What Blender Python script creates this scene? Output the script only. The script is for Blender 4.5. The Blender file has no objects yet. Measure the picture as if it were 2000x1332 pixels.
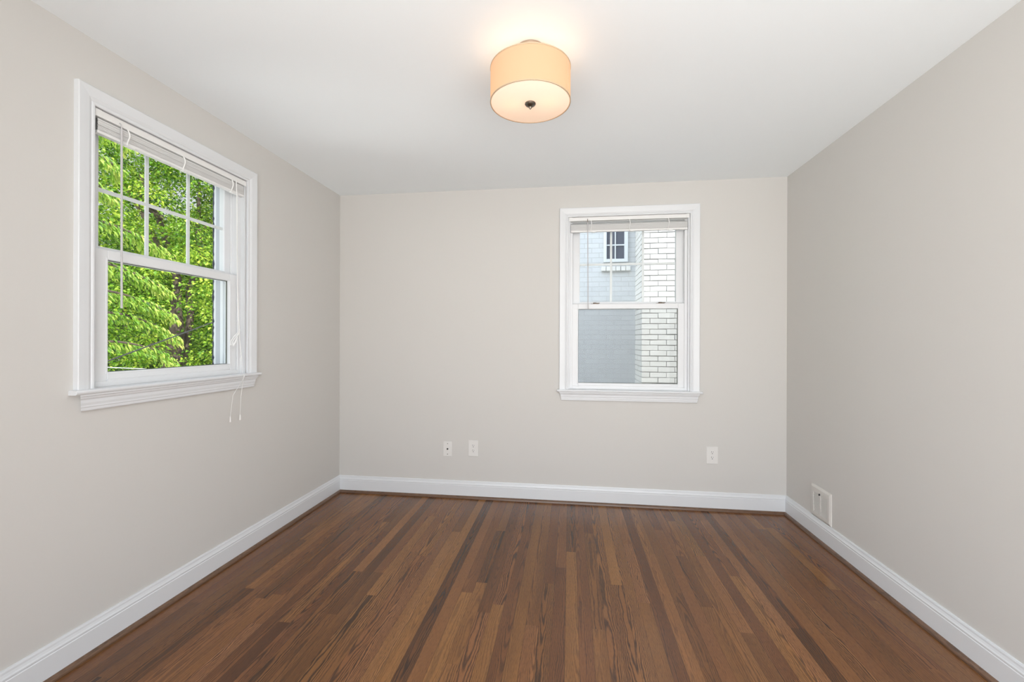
import bpy, bmesh, math, random
import numpy as np
from mathutils import Vector, Matrix

random.seed(7)
RNG = np.random.default_rng(11)
scene = bpy.context.scene
COL = scene.collection
PI = math.pi

# ------------------------------------------------------------------ camera
W, H = 3.4412, 2.44            # room width (left wall x=0, right wall x=W), ceiling height; far wall at y=0
REAR = -3.65                   # the room is open behind the camera from here
cam_data = bpy.data.cameras.new('camera')
cam_data.sensor_width = 36.0
cam_data.lens = 856.744 / 2000 * 36.0
cam_data.shift_y = -0.73 / 2000
cam_data.clip_start = 0.02
cam_data.clip_end = 300
cam = bpy.data.objects.new('camera', cam_data)
COL.objects.link(cam)
YAW, ROLL = 0.1309, -0.0031
cam.matrix_world = (Matrix.Translation((1.8836, -3.4062, 1.2475)) @ Matrix.Rotation(YAW, 4, 'Z')
                    @ Matrix.Rotation(PI / 2, 4, 'X') @ Matrix.Rotation(-ROLL, 4, 'Z'))
scene.camera = cam

# ------------------------------------------------------------------ sky, sun, exposure
world = bpy.data.worlds.new('sky')
scene.world = world
world.use_nodes = True
wn, wl = world.node_tree.nodes, world.node_tree.links
wn.clear()
w_out = wn.new('ShaderNodeOutputWorld')
w_bg = wn.new('ShaderNodeBackground')
w_tc = wn.new('ShaderNodeTexCoord')
w_sep = wn.new('ShaderNodeSeparateXYZ')
w_map = wn.new('ShaderNodeMapRange')
w_ramp = wn.new('ShaderNodeValToRGB')
w_map.inputs['From Min'].default_value = -1
w_map.inputs['From Max'].default_value = 1
els = w_ramp.color_ramp.elements
els[0].position, els[0].color = 0.0, (1.0, 0.99, 0.97, 1)
els[1].position, els[1].color = 1.0, (0.55, 0.67, 0.84, 1)
e = els.new(0.47); e.color = (1.0, 0.985, 0.96, 1)
e = els.new(0.53); e.color = (0.82, 0.815, 0.81, 1)
e = els.new(0.70); e.color = (0.64, 0.69, 0.75, 1)
wl.new(w_tc.outputs['Generated'], w_sep.inputs[0])
wl.new(w_sep.outputs['Z'], w_map.inputs['Value'])
wl.new(w_map.outputs[0], w_ramp.inputs[0])
wl.new(w_ramp.outputs[0], w_bg.inputs['Color'])
# sky strength is raised behind the camera as added light for the room; the sky is plainer over the trees and the neighbour
w_side = wn.new('ShaderNodeMapRange')
w_side.interpolation_type = 'SMOOTHSTEP'
w_side.inputs['From Min'].default_value = -0.02
w_side.inputs['From Max'].default_value = 0.50
w_side.inputs['To Min'].default_value = 1.0
w_side.inputs['To Max'].default_value = 5.7
w_dot = wn.new('ShaderNodeVectorMath'); w_dot.operation = 'DOT_PRODUCT'
w_dot.inputs[1].default_value = (-0.32, -0.947, 0.0)
wl.new(w_tc.outputs['Generated'], w_dot.inputs[0])
wl.new(w_dot.outputs['Value'], w_side.inputs['Value'])
wl.new(w_side.outputs[0], w_bg.inputs['Strength'])
wl.new(w_bg.outputs[0], w_out.inputs['Surface'])

sun_data = bpy.data.lights.new('sun', 'SUN')
sun_data.energy = 6.2
sun_data.angle = math.radians(0.6)
sun_data.color = (1.0, 0.96, 0.89)
sun = bpy.data.objects.new('sun', sun_data)
COL.objects.link(sun)
SUN_DIR = Vector((0.62, -0.35, 0.70)).normalized()      # towards the sun
sun.rotation_euler = SUN_DIR.to_track_quat('Z', 'Y').to_euler()

scene.view_settings.view_transform = 'Standard'
scene.view_settings.look = 'None'
scene.view_settings.gamma = 1.0
scene.view_settings.use_curve_mapping = False
scene.view_settings.exposure = 0.07
scene.cycles.max_bounces = 10
scene.cycles.diffuse_bounces = 6
scene.cycles.glossy_bounces = 4
scene.cycles.transmission_bounces = 6
scene.cycles.transparent_max_bounces = 16
scene.cycles.sample_clamp_indirect = 6.0
scene.cycles.caustics_reflective = False
scene.cycles.caustics_refractive = False
scene.cycles.use_denoising = True


# ------------------------------------------------------------------ materials
def new_mat(name):
    m = bpy.data.materials.new(name)
    m.use_nodes = True
    nt = m.node_tree
    nt.nodes.clear()
    out = nt.nodes.new('ShaderNodeOutputMaterial')
    return m, nt.nodes, nt.links, out


def principled(name, color, rough=0.5, metal=0.0, spec=0.5, bump=0.0, bump_scale=200.0, vary=0.0, vary_scale=3.0):
    m, n, l, out = new_mat(name)
    b = n.new('ShaderNodeBsdfPrincipled')
    b.inputs['Base Color'].default_value = (*color, 1)
    b.inputs['Roughness'].default_value = rough
    b.inputs['Metallic'].default_value = metal
    b.inputs['Specular IOR Level'].default_value = spec
    l.new(b.outputs[0], out.inputs['Surface'])
    tc = n.new('ShaderNodeTexCoord')
    if bump:
        t = n.new('ShaderNodeTexNoise')
        t.inputs['Scale'].default_value = bump_scale
        bm_ = n.new('ShaderNodeBump')
        bm_.inputs['Strength'].default_value = bump
        bm_.inputs['Distance'].default_value = 0.001
        l.new(tc.outputs['Object'], t.inputs['Vector'])
        l.new(t.outputs['Fac'], bm_.inputs['Height'])
        l.new(bm_.outputs[0], b.inputs['Normal'])
    if vary:
        t = n.new('ShaderNodeTexNoise')
        t.inputs['Scale'].default_value = vary_scale
        mx = n.new('ShaderNodeMix'); mx.data_type = 'RGBA'
        mx.inputs['A'].default_value = (*[c * (1 - vary) for c in color], 1)
        mx.inputs['B'].default_value = (*[min(1, c * (1 + vary)) for c in color], 1)
        l.new(tc.outputs['Object'], t.inputs['Vector'])
        l.new(t.outputs['Fac'], mx.inputs['Factor'])
        l.new(mx.outputs['Result'], b.inputs['Base Color'])
    return m


M = {}
M['wall'] = principled('greige_wall_paint', (0.622, 0.610, 0.586), 0.75, spec=0.25, bump=0.12, bump_scale=260)
M['ceiling'] = principled('white_ceiling_paint', (0.905, 0.955, 0.985), 0.9, spec=0.1, bump=0.1, bump_scale=220)
M['trim'] = principled('white_semigloss_trim', (0.715, 0.735, 0.755), 0.32, spec=0.5)
M['vinyl'] = principled('white_vinyl', (0.745, 0.76, 0.775), 0.35, spec=0.45)
M['grille'] = principled('white_grille_bar', (0.82, 0.82, 0.84), 0.45)
M['blind'] = principled('white_blind_vinyl', (0.80, 0.80, 0.79), 0.4)
M['blind_slat'] = principled('white_blind_slat', (0.78, 0.78, 0.77), 0.35)
M['wand'] = principled('clear_grey_plastic', (0.55, 0.54, 0.55), 0.25)
M['cord'] = principled('white_cord', (0.86, 0.86, 0.85), 0.8)
M['plate'] = principled('white_plastic_plate', (0.74, 0.73, 0.71), 0.35)
M['slot'] = principled('dark_slot', (0.02, 0.02, 0.02), 0.6)
M['screw'] = principled('steel_screw', (0.35, 0.34, 0.33), 0.35, metal=0.9)
M['painted_screw'] = principled('white_screw', (0.7, 0.69, 0.67), 0.4)
M['vent'] = principled('wall_coloured_enamel', (0.64, 0.622, 0.59), 0.4)
M['vent_dark'] = principled('dark_duct', (0.30, 0.28, 0.26), 0.8)
M['nickel'] = principled('brushed_nickel', (0.50, 0.42, 0.34), 0.35, metal=1.0)
M['finial'] = principled('dark_brushed_nickel', (0.20, 0.18, 0.15), 0.35, metal=1.0)
M['band'] = principled('tan_shade_trim', (0.50, 0.38, 0.25), 0.7)
M['latch'] = principled('bronze_sash_lock', (0.16, 0.12, 0.09), 0.4, metal=0.6)
M['caulk'] = principled('dark_caulk', (0.03, 0.032, 0.05), 0.8)
M['capping'] = principled('pale_grey_capping', (0.45, 0.47, 0.50), 0.5)
M['house_trim'] = principled('white_house_trim', (0.62, 0.64, 0.66), 0.45)
M['neighbour_glass'] = principled('dark_window_glass', (0.10, 0.105, 0.13), 0.12, spec=0.6)
M['seal'] = principled('dark_glazing_seal', (0.10, 0.105, 0.085), 0.6)
M['cable'] = principled('black_cable', (0.035, 0.035, 0.035), 0.5)
M['wire'] = principled('pale_wire', (0.75, 0.76, 0.78), 0.5)
M['bark'] = principled('grey_bark', (0.10, 0.075, 0.058), 0.9, bump=1.0, bump_scale=25, vary=0.45, vary_scale=9)
M['ground'] = principled('pale_paving', (0.50, 0.49, 0.46), 0.9, vary=0.1, vary_scale=0.6)


def glass_mat():
    m, n, l, out = new_mat('window_glass')
    tr = n.new('ShaderNodeBsdfTransparent')
    tr.inputs['Color'].default_value = (0.97, 0.985, 0.98, 1)
    gl = n.new('ShaderNodeBsdfGlossy')
    gl.inputs['Roughness'].default_value = 0.0
    lw = n.new('ShaderNodeLayerWeight'); lw.inputs['Blend'].default_value = 0.5
    pw = n.new('ShaderNodeMath'); pw.operation = 'POWER'; pw.inputs[1].default_value = 5.0
    ma = n.new('ShaderNodeMath'); ma.operation = 'MULTIPLY_ADD'; ma.inputs[1].default_value = 0.95; ma.inputs[2].default_value = 0.006
    l.new(lw.outputs['Facing'], pw.inputs[0]); l.new(pw.outputs[0], ma.inputs[0])
    mx = n.new('ShaderNodeMixShader')
    l.new(ma.outputs[0], mx.inputs[0]); l.new(tr.outputs[0], mx.inputs[1]); l.new(gl.outputs[0], mx.inputs[2])
    l.new(mx.outputs[0], out.inputs['Surface'])
    return m


def screen_mat():
    m, n, l, out = new_mat('insect_screen_mesh')
    tr = n.new('ShaderNodeBsdfTransparent')
    df = n.new('ShaderNodeBsdfDiffuse'); df.inputs['Color'].default_value = (0.20, 0.20, 0.21, 1)
    mx = n.new('ShaderNodeMixShader'); mx.inputs[0].default_value = 0.15
    l.new(tr.outputs[0], mx.inputs[1]); l.new(df.outputs[0], mx.inputs[2])
    l.new(mx.outputs[0], out.inputs['Surface'])
    return m


def lit_mat(name, color, trans, emit_color, emit, mixf):
    """a cloth or glass that lets a lamp's light through and glows"""
    m, n, l, out = new_mat(name)
    df = n.new('ShaderNodeBsdfDiffuse'); df.inputs['Color'].default_value = (*color, 1)
    tl = n.new('ShaderNodeBsdfTranslucent'); tl.inputs['Color'].default_value = (*trans, 1)
    mx = n.new('ShaderNodeMixShader'); mx.inputs[0].default_value = mixf
    em = n.new('ShaderNodeEmission'); em.inputs['Color'].default_value = (*emit_color, 1); em.inputs['Strength'].default_value = emit
    ad = n.new('ShaderNodeAddShader')
    l.new(df.outputs[0], mx.inputs[1]); l.new(tl.outputs[0], mx.inputs[2])
    l.new(mx.outputs[0], ad.inputs[0]); l.new(em.outputs[0], ad.inputs[1])
    l.new(ad.outputs[0], out.inputs['Surface'])
    return m


M['glass'] = glass_mat()
M['screen'] = screen_mat()
M['shade'] = lit_mat('cream_fabric_shade', (0.46, 0.33, 0.22), (0.5, 0.30, 0.16), (1.0, 0.65, 0.42), 0.42, 0.46)
M['diffuser'] = lit_mat('frosted_glass_diffuser', (0.74, 0.66, 0.58), (0.85, 0.68, 0.48), (1.0, 0.72, 0.54), 0.42, 0.17)


def wood_mat(name, tones, plank=True, rough=0.3, ior=1.6):
    m, n, l, out = new_mat(name)
    b = n.new('ShaderNodeBsdfPrincipled')
    l.new(b.outputs[0], out.inputs['Surface'])

    def math_(op, a, c=None):
        x = n.new('ShaderNodeMath'); x.operation = op
        for i, v in enumerate((a, c)):
            if v is None: continue
            if isinstance(v, (int, float)): x.inputs[i].default_value = v
            else: l.new(v, x.inputs[i])
        return x.outputs[0]

    def comb(x, y, z):
        c = n.new('ShaderNodeCombineXYZ')
        for i, v in enumerate((x, y, z)):
            if isinstance(v, (int, float)): c.inputs[i].default_value = v
            else: l.new(v, c.inputs[i])
        return c.outputs[0]

    def noise(vec, scale=1.0, detail=2.0):
        t = n.new('ShaderNodeTexNoise')
        t.inputs['Scale'].default_value = scale; t.inputs['Detail'].default_value = detail
        l.new(vec, t.inputs['Vector'])
        return t.outputs['Fac']

    at = n.new('ShaderNodeAttribute'); at.attribute_name = 'plank'
    sp = n.new('ShaderNodeSeparateColor'); l.new(at.outputs['Color'], sp.inputs[0])
    r, g, bl = sp.outputs[0], sp.outputs[1], sp.outputs[2]
    uv = n.new('ShaderNodeUVMap'); uv.uv_map = 'UVMap'
    us = n.new('ShaderNodeSeparateXYZ'); l.new(uv.outputs[0], us.inputs[0])
    u, v = us.outputs[0], us.outputs[1]
    off = math_('MULTIPLY', g, 60.0)
    # growth rings cut lengthwise: cathedral figure
    wob = math_('SUBTRACT', noise(comb(math_('MULTIPLY', u, 30), math_('MULTIPLY', v, 7.0), off), 1.0, 3.0), 0.5)
    cen = math_('MULTIPLY', math_('SUBTRACT', bl, 0.5), 0.10)
    xx = math_('ADD', math_('SUBTRACT', u, cen), math_('MULTIPLY', wob, 0.026))
    dep = math_('ADD', 0.003, math_('MULTIPLY', noise(comb(math_('MULTIPLY', v, 1.1), off, 0.0), 1.0, 1.0), 0.052))
    rr = math_('SQRT', math_('ADD', math_('MULTIPLY', xx, xx), math_('MULTIPLY', dep, dep)))
    frq = math_('ADD', 950.0, math_('MULTIPLY', math_('FRACT', math_('MULTIPLY', g, 13.7)), 1300.0))
    ring = math_('SINE', math_('MULTIPLY', rr, frq))
    ring = math_('ADD', math_('MULTIPLY', ring, 0.5), 0.5)
    fib = noise(comb(math_('MULTIPLY', u, 700), math_('MULTIPLY', v, 16.0), off), 1.0, 3.0)
    ring = math_('ADD', ring, math_('MULTIPLY', math_('SUBTRACT', fib, 0.5), 1.1))
    rp = n.new('ShaderNodeValToRGB')
    rp.color_ramp.elements[0].position = 0.38; rp.color_ramp.elements[0].color = (0, 0, 0, 1)
    rp.color_ramp.elements[1].position = 0.95; rp.color_ramp.elements[1].color = (1, 1, 1, 1)
    l.new(ring, rp.inputs[0])
    pore = noise(comb(math_('MULTIPLY', u, 950), math_('MULTIPLY', v, 40.0), off), 1.0, 2.0)
    pr = n.new('ShaderNodeValToRGB')
    pr.color_ramp.elements[0].position = 0.30; pr.color_ramp.elements[0].color = (1, 1, 1, 1)
    pr.color_ramp.elements[1].position = 0.50; pr.color_ramp.elements[1].color = (0, 0, 0, 1)
    l.new(pore, pr.inputs[0])
    # strength of the figure differs from board to board
    sf = math_('FRACT', math_('MULTIPLY', g, 7.31))
    stren = math_('ADD', 0.30, math_('MULTIPLY', math_('MULTIPLY', sf, sf), 0.72))
    dark = math_('MULTIPLY', rp.outputs[0], stren)
    dark = math_('ADD', dark, math_('MULTIPLY', pr.outputs[0], 0.42))
    dark = math_('MINIMUM', dark, 0.88)
    base = n.new('ShaderNodeValToRGB')
    base.color_ramp.elements[0].position = 0.0; base.color_ramp.elements[0].color = (*tones[0], 1)
    base.color_ramp.elements[1].position = 1.0; base.color_ramp.elements[1].color = (*tones[-1], 1)
    for i, t in enumerate(tones[1:-1]):
        e_ = base.color_ramp.elements.new((i + 1) / (len(tones) - 1)); e_.color = (*t, 1)
    blot = noise(comb(math_('MULTIPLY', u, 12), math_('MULTIPLY', v, 1.6), off), 1.0, 2.0)
    tone = math_('ADD', r, math_('MULTIPLY', math_('SUBTRACT', blot, 0.5), 0.45))
    l.new(tone, base.inputs[0])
    hue = n.new('ShaderNodeMix'); hue.data_type = 'RGBA'; hue.blend_type = 'MULTIPLY'
    l.new(math_('FRACT', math_('MULTIPLY', g, 3.77)), hue.inputs['Factor'])
    l.new(base.outputs[0], hue.inputs['A']); hue.inputs['B'].default_value = (0.84, 0.76, 0.90, 1)
    mx = n.new('ShaderNodeMix'); mx.data_type = 'RGBA'; mx.blend_type = 'MIX'
    l.new(dark, mx.inputs['Factor']); l.new(hue.outputs['Result'], mx.inputs['A'])
    mx.inputs['B'].default_value = (0.030, 0.018, 0.013, 1)
    col = mx.outputs['Result']
    if plank:
        au = math_('ABSOLUTE', u)
        edge = math_('GREATER_THAN', au, 0.0278)
        mx2 = n.new('ShaderNodeMix'); mx2.data_type = 'RGBA'
        l.new(math_('MULTIPLY', edge, 0.6), mx2.inputs['Factor']); l.new(col, mx2.inputs['A'])
        mx2.inputs['B'].default_value = (0.02, 0.012, 0.008, 1)
        col = mx2.outputs['Result']
    l.new(col, b.inputs['Base Color'])
    b.inputs['IOR'].default_value = ior
    rgh = math_('ADD', rough, math_('MULTIPLY', fib, 0.10))
    l.new(rgh, b.inputs['Roughness'])
    bp = n.new('ShaderNodeBump'); bp.inputs['Strength'].default_value = 0.10; bp.inputs['Distance'].default_value = 0.0006
    l.new(dark, bp.inputs['Height']); bp.invert = True
    l.new(bp.outputs[0], b.inputs['Normal'])
    return m


TONES = [(0.075, 0.031, 0.014), (0.145, 0.062, 0.022), (0.235, 0.103, 0.033), (0.30, 0.138, 0.044), (0.40, 0.197, 0.068)]
M['floor'] = wood_mat('stained_oak_strip', TONES, True, 0.17, 1.40)
M['shoe'] = wood_mat('stained_oak_shoe', [(0.10, 0.055, 0.032), (0.16, 0.085, 0.045), (0.21, 0.12, 0.065)], False, 0.25, 1.6)


def brick_mat(name, mortar_dark, bump):
    m, n, l, out = new_mat(name)
    b = n.new('ShaderNodeBsdfPrincipled')
    b.inputs['Roughness'].default_value = 0.65
    l.new(b.outputs[0], out.inputs['Surface'])
    tc = n.new('ShaderNodeTexCoord')
    sp = n.new('ShaderNodeSeparateXYZ'); l.new(tc.outputs['Object'], sp.inputs[0])
    ad = n.new('ShaderNodeMath'); ad.operation = 'ADD'
    l.new(sp.outputs['X'], ad.inputs[0]); l.new(sp.outputs['Y'], ad.inputs[1])
    cb = n.new('ShaderNodeCombineXYZ'); l.new(ad.outputs[0], cb.inputs[0]); l.new(sp.outputs['Z'], cb.inputs[1])
    br = n.new('ShaderNodeTexBrick')
    br.inputs['Scale'].default_value = 1.0
    br.inputs['Brick Width'].default_value = 0.203
    br.inputs['Row Height'].default_value = 0.0677
    br.inputs['Mortar Size'].default_value = 0.0045
    br.inputs['Mortar Smooth'].default_value = 0.3
    br.inputs['Color1'].default_value = (0.54, 0.55, 0.56, 1)
    br.inputs['Color2'].default_value = (0.50, 0.51, 0.52, 1)
    br.inputs['Mortar'].default_value = (mortar_dark, mortar_dark, mortar_dark, 1)
    nz = n.new('ShaderNodeTexNoise'); nz.inputs['Scale'].default_value = 40
    l.new(tc.outputs['Object'], nz.inputs['Vector'])
    l.new(cb.outputs[0], br.inputs['Vector'])
    l.new(br.outputs['Color'], b.inputs['Base Color'])
    sm = n.new('ShaderNodeMath'); sm.operation = 'SUBTRACT'
    l.new(nz.outputs['Fac'], sm.inputs[0]); l.new(br.outputs['Fac'], sm.inputs[1])
    bp = n.new('ShaderNodeBump'); bp.inputs['Strength'].default_value = bump; bp.inputs['Distance'].default_value = 0.01
    l.new(sm.outputs[0], bp.inputs['Height']); l.new(bp.outputs[0], b.inputs['Normal'])
    return m


M['brick_wall'] = brick_mat('white_painted_brick_wall', 0.42, 0.35)
M['brick'] = principled('white_painted_brick', (0.66, 0.645, 0.62), 0.6, bump=0.6, bump_scale=60, vary=0.05, vary_scale=9)
M['mortar'] = principled('grey_mortar', (0.38, 0.36, 0.35), 0.9)


def leaf_mat(name, c_dark, c_mid, c_light, t_gain=1.0):
    m, n, l, out = new_mat(name)
    at = n.new('ShaderNodeAttribute'); at.attribute_name = 'tint'
    sp = n.new('ShaderNodeSeparateColor'); l.new(at.outputs['Color'], sp.inputs[0])
    rp = n.new('ShaderNodeValToRGB')
    rp.color_ramp.elements[0].color = (*c_dark, 1); rp.color_ramp.elements[1].color = (*c_light, 1)
    e_ = rp.color_ramp.elements.new(0.5); e_.color = (*c_mid, 1)
    l.new(sp.outputs[0], rp.inputs[0])
    df = n.new('ShaderNodeBsdfPrincipled'); df.inputs['Roughness'].default_value = 0.45; df.inputs['Specular IOR Level'].default_value = 0.35
    l.new(rp.outputs[0], df.inputs['Base Color'])
    tl = n.new('ShaderNodeBsdfTranslucent')
    gm = n.new('ShaderNodeMix'); gm.data_type = 'RGBA'; gm.blend_type = 'MULTIPLY'; gm.inputs['Factor'].default_value = 1.0
    gm.inputs['B'].default_value = (1.35 * t_gain, 1.25 * t_gain, 0.6 * t_gain, 1)
    l.new(rp.outputs[0], gm.inputs['A']); l.new(gm.outputs['Result'], tl.inputs['Color'])
    mx = n.new('ShaderNodeMixShader'); mx.inputs[0].default_value = 0.26
    l.new(df.outputs[0], mx.inputs[1]); l.new(tl.outputs[0], mx.inputs[2])
    l.new(mx.outputs[0], out.inputs['Surface'])
    return m


M['leaf_bright'] = leaf_mat('bright_green_leaves', (0.018, 0.062, 0.006), (0.13, 0.28, 0.015), (0.47, 0.60, 0.08))
M['leaf_near'] = leaf_mat('fresh_green_leaves', (0.025, 0.08, 0.01), (0.15, 0.31, 0.025), (0.52, 0.60, 0.14))
M['leaf_back'] = leaf_mat('mid_green_leaves', (0.02, 0.055, 0.006), (0.07, 0.15, 0.015), (0.19, 0.29, 0.04))


# ------------------------------------------------------------------ mesh helpers
class MB:
    """collects geometry in world coordinates; build() links it as one mesh object"""
    def __init__(self):
        self.v, self.f, self.smooth = [], [], set()

    def add(self, verts, faces, smooth=False):
        o = len(self.v)
        self.v += [tuple(p) for p in verts]
        for f in faces:
            if smooth: self.smooth.add(len(self.f))
            self.f.append(tuple(i + o for i in f))

    def box(self, a, b):
        x0, x1 = sorted((a[0], b[0])); y0, y1 = sorted((a[1], b[1])); z0, z1 = sorted((a[2], b[2]))
        self.add([(x0, y0, z0), (x1, y0, z0), (x1, y1, z0), (x0, y1, z0), (x0, y0, z1), (x1, y0, z1), (x1, y1, z1), (x0, y1, z1)],
                 [(0, 3, 2, 1), (4, 5, 6, 7), (0, 1, 5, 4), (1, 2, 6, 5), (2, 3, 7, 6), (3, 0, 4, 7)])
        return self

    def rough_box(self, a, b, amt):
        k = len(self.v)
        self.box(a, b)
        for i in range(k, k + 8):
            self.v[i] = tuple(c + random.uniform(-amt, amt) for c in self.v[i])

    def tube(self, pts, rads, seg=8, caps=True):
        pts = [Vector(p) for p in pts]
        if isinstance(rads, (int, float)): rads = [rads] * len(pts)
        verts, faces = [], []
        up = None
        for i, p in enumerate(pts):
            t = (pts[min(i + 1, len(pts) - 1)] - pts[max(i - 1, 0)]).normalized()
            if up is None:
                up = t.cross(Vector((0, 0, 1)) if abs(t.z) < .9 else Vector((1, 0, 0))).normalized()
            up = (up - t * up.dot(t)).normalized()
            w = t.cross(up)
            for k in range(seg):
                a = 2 * PI * k / seg
                verts.append(p + (up * math.cos(a) + w * math.sin(a)) * rads[i])
        for i in range(len(pts) - 1):
            for k in range(seg):
                k2 = (k + 1) % seg
                faces.append((i * seg + k, i * seg + k2, (i + 1) * seg + k2, (i + 1) * seg + k))
        if caps:
            faces.append(tuple(range(seg - 1, -1, -1)))
            faces.append(tuple((len(pts) - 1) * seg + k for k in range(seg)))
        self.add(verts, faces, True)
        return self

    def lathe(self, c, prof, seg=48, axis='z'):
        """prof: (radius, height) pairs; revolved about the axis through c"""
        verts, faces = [], []
        for r_, h_ in prof:
            for k in range(seg):
                a = 2 * PI * k / seg
                ca, sa = r_ * math.cos(a), r_ * math.sin(a)
                if axis == 'z': p = (c[0] + ca, c[1] + sa, c[2] + h_)
                elif axis == 'y': p = (c[0] + ca, c[1] + h_, c[2] + sa)
                else: p = (c[0] + h_, c[1] + ca, c[2] + sa)
                verts.append(p)
        for i in range(len(prof) - 1):
            for k in range(seg):
                k2 = (k + 1) % seg
                faces.append((i * seg + k, i * seg + k2, (i + 1) * seg + k2, (i + 1) * seg + k))
        self.add(verts, faces, True)
        return self

    def build(self, name, mat, parent=None, bevel=0.0, origin=None):
        me = bpy.data.meshes.new(name)
        if origin is None:
            origin = ROOT.get(parent.name, Vector((0, 0, 0))) if parent else Vector((0, 0, 0))
        origin = Vector(origin)
        me.from_pydata([tuple(Vector(p) - origin) for p in self.v], [], self.f)
        for i in self.smooth: me.polygons[i].use_smooth = True
        bm = bmesh.new(); bm.from_mesh(me)
        if self.smooth: bmesh.ops.remove_doubles(bm, verts=bm.verts, dist=1e-6)
        bmesh.ops.recalc_face_normals(bm, faces=bm.faces)
        if bevel:
            ed = [e_ for e_ in bm.edges if len(e_.link_faces) == 2 and e_.calc_face_angle(0) > 0.5]
            bmesh.ops.bevel(bm, geom=ed, offset=bevel, segments=2, profile=0.5, affect='EDGES', clamp_overlap=True)
        bm.to_mesh(me); bm.free()
        if self.smooth:
            try: me.set_sharp_from_angle(angle=math.radians(40))
            except Exception: pass
        me.materials.append(mat)
        o = bpy.data.objects.new(name, me)
        COL.objects.link(o)
        if parent:
            o.parent = parent
            o.location = origin - ROOT.get(parent.name, Vector((0, 0, 0)))
            ROOT[o.name] = origin
        else:
            o.location = origin
            ROOT[o.name] = origin
        return o


ROOT = {}


def thing(name, label, cat, loc, group=None, kind=None):
    o = bpy.data.objects.new(name, None)
    o.empty_display_size = 0.05
    COL.objects.link(o)
    o.location = loc
    ROOT[o.name] = Vector(loc)
    tag(o, label, cat, group, kind)
    return o


def tag(o, label, cat, group=None, kind=None):
    o['label'] = label
    o['category'] = cat
    if group: o['group'] = group
    if kind: o['kind'] = kind
    return o


def extrude_profile(mb, path, prof, to3d, cap=True):
    """path: (p, q) polyline in a plane, prof: (offset, height); offset along the left-hand normal with mitred corners"""
    n_ = len(path); k = len(prof)
    verts, faces = [], []
    for i in range(n_):
        P = Vector(path[i])
        d0 = (Vector(path[i]) - Vector(path[i - 1])).normalized() if i > 0 else None
        d1 = (Vector(path[i + 1]) - Vector(path[i])).normalized() if i < n_ - 1 else None
        if d0 is None: d0 = d1
        if d1 is None: d1 = d0
        n0, n1 = Vector((-d0.y, d0.x)), Vector((-d1.y, d1.x))
        mvec = n0 + n1
        mvec = mvec / max(1e-6, mvec.dot(n0))
        for o_, h_ in prof:
            q = P + mvec * o_
            verts.append(to3d(q.x, q.y, h_))
    for i in range(n_ - 1):
        for j in range(k):
            j2 = (j + 1) % k
            faces.append((i * k + j, i * k + j2, (i + 1) * k + j2, (i + 1) * k + j))
    if cap:
        faces.append(tuple(range(k - 1, -1, -1)))
        faces.append(tuple((n_ - 1) * k + j for j in range(k)))
    mb.add(verts, faces)


# ------------------------------------------------------------------ window openings  (u along the wall, z up)
WIN = {
    1: dict(u0=-1.8935, u1=-1.0585, z0=1.052, z1=2.177, P=lambda u, n_, z: (n_, u, z)),
    2: dict(u0=1.8715, u1=2.7680, z0=0.875, z1=2.197, P=lambda u, n_, z: (u, -n_, z)),
}
WALL_T = 0.20


def wall_with_hole(name, u_rng, P, hole=None):
    mb = MB()
    ua, ub = u_rng
    if hole is None:
        mb.box(P(ua, 0, 0), P(ub, -WALL_T, H))
    else:
        a, b, c, d = hole
        us, zs = [ua, a, b, ub], [0, c, d, H]
        verts, faces = [], []
        for n_ in (0, -WALL_T):
            for z in zs:
                for u in us: verts.append(P(u, n_, z))
        for s in (0, 16):
            for i in range(3):
                for j in range(3):
                    if i == 1 and j == 1: continue
                    q = s + j * 4 + i
                    faces.append((q, q + 1, q + 5, q + 4))
        ring = [5, 6, 10, 9]
        for i in range(4):
            p, q = ring[i], ring[(i + 1) % 4]
            faces.append((p, q, q + 16, p + 16))
        outer = [0, 1, 2, 3, 7, 11, 15, 14, 13, 12, 8, 4]
        for i in range(12):
            p, q = outer[i], outer[(i + 1) % 12]
            faces.append((p, q, q + 16, p + 16))
        mb.add(verts, faces)
    o = mb.build(name, M['wall'])
    return o


# ------------------------------------------------------------------ room shell
o = wall_with_hole('wall_left', (REAR, WALL_T), WIN[1]['P'], [WIN[1]['u0'], WIN[1]['u1'], WIN[1]['z0'] - 0.0185, WIN[1]['z1']])
tag(o, 'greige painted wall on the left holding the window with trees outside', 'wall', kind='structure')
o = wall_with_hole('wall_back', (0, W), WIN[2]['P'], [WIN[2]['u0'], WIN[2]['u1'], WIN[2]['z0'] - 0.0185, WIN[2]['z1']])
tag(o, 'greige painted far wall with the window onto white brick', 'wall', kind='structure')
o = wall_with_hole('wall_right', (REAR, WALL_T), lambda u, n_, z: (W - n_, u, z))
tag(o, 'bare greige painted wall on the right above the vent', 'wall', kind='structure')
mb = MB(); mb.box((-WALL_T, REAR - 0.12, 0), (0.80, REAR, H))  # unseen stub, its width set to cut light from the open rear
tag(mb.build('wall_rear', M['wall']), 'unseen greige wall stub behind the camera, added to narrow the light from the wide opening', 'wall', kind='structure')
mb = MB(); mb.box((-WALL_T, REAR, H), (W + WALL_T, WALL_T, H + 0.2))
tag(mb.build('ceiling', M['ceiling']), 'smooth flat white ceiling carrying the drum light', 'ceiling', kind='structure')

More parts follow.
